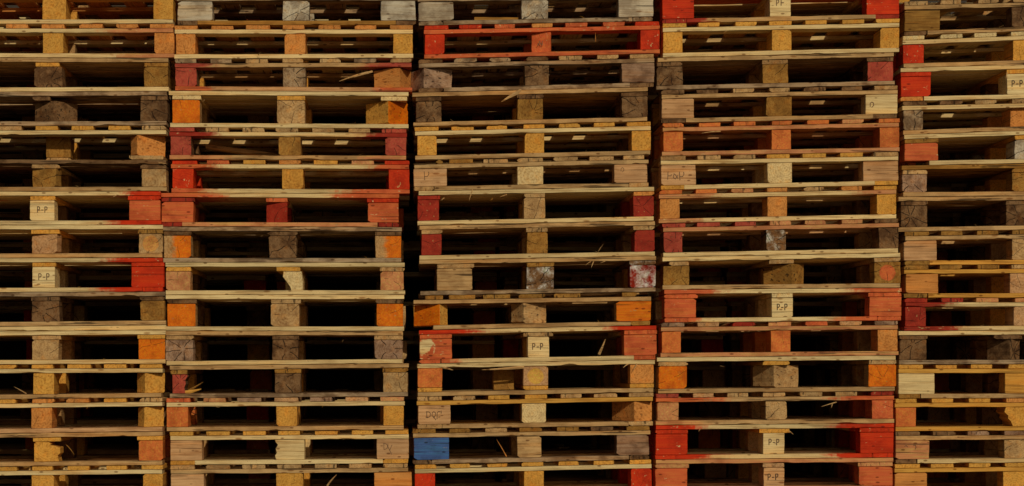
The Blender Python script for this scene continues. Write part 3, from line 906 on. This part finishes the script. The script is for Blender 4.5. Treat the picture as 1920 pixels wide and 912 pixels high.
sp(('3', 6), Z('32', 480, 540), Z('32', 452, 628), .006, -.01, -.03)
sp(('3', 6), Z('32', 735, 575), Z('32', 680, 598), .006)
sp(('3', 6), Z('32', 270, 600), Z('32', 242, 622), .006)
sp(('3', 7), Z('33', 1415, 125), Z('33', 1448, 74), .006)
sp(('3', 8), Z('33', 1380, 200), Z('33', 1358, 250), .007)
sp(('3', 8), Z('33', 1470, 195), Z('33', 1425, 215), .006)
sp(('3', 8), Z('33', 1360, 200), Z('33', 1315, 232), .005)
sp(('3', 10), Z('33', 1420, 892), Z('33', 1465, 778), .018, .0, -.02)
sp(('3', 11), Z('34', 245, 70), Z('34', 318, 92), .016, -.0, -.03)
sp(('3', 11), Z('34', 820, 70), Z('34', 520, 90), .020, -.0, -.012)
sp(('3', 11), Z('34', 1620, 40), Z('34', 1585, 95), .009)
sp(('3', 11), Z('34', 1560, 45), Z('34', 1515, 75), .009)
sp(('3', 13), Z('34', 697, 703), Z('34', 625, 580), .007, .01, -.01, 'F')
sp(('3', 1), Z('31', 1395, 310), Z('31', 1392, 245), .005, .0, -.01, 'F')
sp(('4', 4), Z('42', 520, 105), Z('42', 372, 125), .008)
sp(('4', 12), Z('44', 1320, 318), Z('44', 1205, 350), .007, .02, .0, 'T')
sp(('4', 12), Z('44', 1290, 330), Z('44', 1275, 360), .006, .02, .0, 'T')
sp(('4', 13), Z('44', 975, 520), Z('44', 1000, 545), .008)
sp(('4', 13), Z('44', 350, 505), Z('44', 332, 525), .007)
sp(('5', 2), Z('51', 905, 540), Z('51', 882, 598), .008)
sp(('1', 6), Z('12', 865, 580), Z('12', 845, 598), .006)
sp(('1', 13), Z('14', 440, 620), Z('14', 512, 695), .006, .1, .06, 'M')
sp(('1', 5), Z('12', 1180, 340), Z('12', 1245, 350), .010, -.0, -.02, 'T')
for st in CAT:      # a few frayed fibres on rough boards
    root, fb, lay, dyy, la, bt_ = CAT[st]
    for _ in range(random.choice((0, 0, 1, 1, 2))):
        x = rr(fb[0][2], fb[2][1])
        z = lay[0](x) if random.random() < .6 else lay[1](x) + .001
        up = 1 if z < lay[0](x) - .02 else -1
        X = x / S + VX; Y = VY - (z - EYE) / S
        sliver(root, (X, Y), (X + rr(-9, 9), Y - up * rr(1, 5)), rr(.0015, .0032), dyy - .001, dyy - rr(.004, .02), random.choice('PTY'))

# sagging inner board of one pallet in the second stack
root, fb, lay, dyy, la, bt_ = CAT[('2', 4)]
xa, xb = px(376), px(522)
f_ = line(xa, lay[0](xa) - .012, xb, lay[0](xb) - .062)
vv, ff = long_board(xa, xb, dyy + .22, dyy + .30, f_, lambda x: f_(x) - .022, 1.0)
link_mesh('deck_board', vv, ff, root, M_LONG, CO['T'], .3, CO['T'], None)['label'] = 'broken inner board sagging into the opening'
# a fallen inner block of the upside-down pallet
root, fb, lay, dyy, la, bt_ = CAT[('3', 11)]
x0_, x1_ = px(conv('34', 615)[0]), px(conv('34', 762)[0])
vv, ff = block_mesh(x0_, x1_, dyy + .16, dyy + .28, lambda x: lay[0](x) - .012, lambda x: lay[1](x) - .02, 1.2)
link_mesh('block', vv, ff, root, M_BLOCK, CO['M'], .4, CO['M'], None)

# ------------------------------------------------------------------ the rest of each stack: one above the frame, five below it down to the ground
def copy_thing(root, loc, label=None, group=None):
    r = root.copy(); col.objects.link(r); r.location = loc
    for k in ('label', 'group', 'category'):
        if k in root: r[k] = root[k]
    if label: r['label'] = label
    if group: r['group'] = group
    for ch in root.children:
        c = ch.copy(); col.objects.link(c); c.parent = r
    return r

def proto(kind, bottom, ckeys, seed):
    random.seed(seed)
    H = .1606
    bl = [(-.6, -.6 + .12, ckeys[0], {}), (-.06, .06, ckeys[1], {}), (.6 - .12, .6, ckeys[2], {})]
    r, fb, lay = build_pallet(kind, bottom, -.6, .6, lambda x: H, lambda x: 0.0, bl, 'T' if kind == 'E' else 'P', 'P' if kind == 'E' else 'T', 'T', lo=True)
    r['category'] = 'pallet'
    return r
protos = [proto('E', 'L', 'YTY', 1), proto('D', 'L', 'TNO', 2), proto('E', 'L', 'RYR', 3), proto('D', 'P', 'SPS', 4), proto('E', 'P', 'QTQ', 5), proto('D', 'L', 'NTN', 6)]
used = [False] * len(protos)
random.seed(11)
def place(k, x, y, z, label, group):
    p = protos[k]
    if not used[k]:
        used[k] = True
        p.location = (x, y + .4, z); p['label'] = label; p['group'] = group
        return p
    return copy_thing(p, (x, y + .4, z), label, group)

for st in STACKS:
    XL, XR = None, None
    root, fb, lay, dyy, la, bt_ = CAT[(st, 14)]
    cx = root.location.x
    zlow = bt_(cx)
    n = 5
    H = .1606
    # legs of the stack below the picture; squeezed a little so the lowest stands on the ground
    for k in range(n):
        z = zlow - .028 * 0 - (k + 1) * (zlow / n) + (zlow / n - H) * 0
        p = place(random.randrange(6), cx + rr(-.02, .02), DY[st], z, 'plain wooden pallet standing low in the ' + WHICH[st] + ', near the ground', 'lower pallets of the ' + WHICH[st])
        p.scale = (1, 1, (zlow / n) / H)
    root, fb, lay, dyy, la, bt_ = CAT[(st, 0)]
    cx = root.location.x
    ztop = max(la(cx - .6), la(cx + .6)) + .002
    place(random.randrange(6), cx, DY[st], ztop, 'plain wooden pallet topping the ' + WHICH[st], 'topmost pallets')

# the row of stacks behind, seen dimly through openings and gaps
random.seed(23)
BACKX = [-2.55, -1.33, -.09, 1.15, 2.38, 3.60]
BEHIND = ['left edge of the leftmost stack', 'gap between leftmost and second stacks', 'gap between second and middle stacks',
          'gap between middle and fourth stacks', 'gap between fourth and rightmost stacks', 'right edge of the rightmost stack']
for bi, bx in enumerate(BACKX):
    z = 0.0
    for k in range(22):
        nth = 20 - k
        if 0 <= nth < 16:
            lab = 'dim pallet behind the ' + BEHIND[bi] + ', ' + (ordn + ['sixteenth'])[nth] + ' down from the top'
        else:
            lab = 'dim wooden pallet in the shaded row behind the front stacks'
        place(random.randrange(6), bx + rr(-.02, .02), 0.88 + rr(-.01, .01), z, lab, 'pallets of the row behind')
        z += .1612

# added dark backing, made up so no light shows through the stacks
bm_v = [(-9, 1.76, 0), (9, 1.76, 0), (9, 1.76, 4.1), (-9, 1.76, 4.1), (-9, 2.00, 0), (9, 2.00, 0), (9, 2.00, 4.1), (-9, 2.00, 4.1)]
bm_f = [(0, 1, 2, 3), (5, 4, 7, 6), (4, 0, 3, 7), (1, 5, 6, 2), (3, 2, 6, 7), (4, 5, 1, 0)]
wme = bpy.data.meshes.new('added_wall'); wme.from_pydata(bm_v, [], bm_f)
wme.materials.append(plain('dark_backing', (.05, .04, .03)))
added_wall = bpy.data.objects.new('added_wall', wme); col.objects.link(added_wall)
added_wall['label'] = 'added dark backing slab behind the stacked pallets, closing off light through the openings'
added_wall['category'] = 'added_wall'

# ------------------------------------------------------------------ ground
me = bpy.data.meshes.new('ground')
R = 900
me.from_pydata([(-R, -R, 0), (R, -R, 0), (R, R, 0), (-R, R, 0)], [], [(0, 1, 2, 3)])
g = bpy.data.objects.new('ground', me)
col.objects.link(g)
g['kind'] = 'structure'
gm = bpy.data.materials.new('concrete_yard')
gm.use_nodes = True
nt = gm.node_tree
b = nt.nodes['Principled BSDF']
b.inputs['Roughness'].default_value = .9
n1 = nt.nodes.new('ShaderNodeTexNoise'); n1.inputs['Scale'].default_value = 1.2; n1.inputs['Detail'].default_value = 8
tcn = nt.nodes.new('ShaderNodeTexCoord'); nt.links.new(tcn.outputs['Object'], n1.inputs['Vector'])
cr = nt.nodes.new('ShaderNodeValToRGB')
cr.color_ramp.elements[0].position = .35; cr.color_ramp.elements[0].color = (.028, .025, .02, 1)
cr.color_ramp.elements[1].position = .7; cr.color_ramp.elements[1].color = (.055, .05, .04, 1)
nt.links.new(n1.outputs['Fac'], cr.inputs[0]); nt.links.new(cr.outputs[0], b.inputs['Base Color'])
me.materials.append(gm)
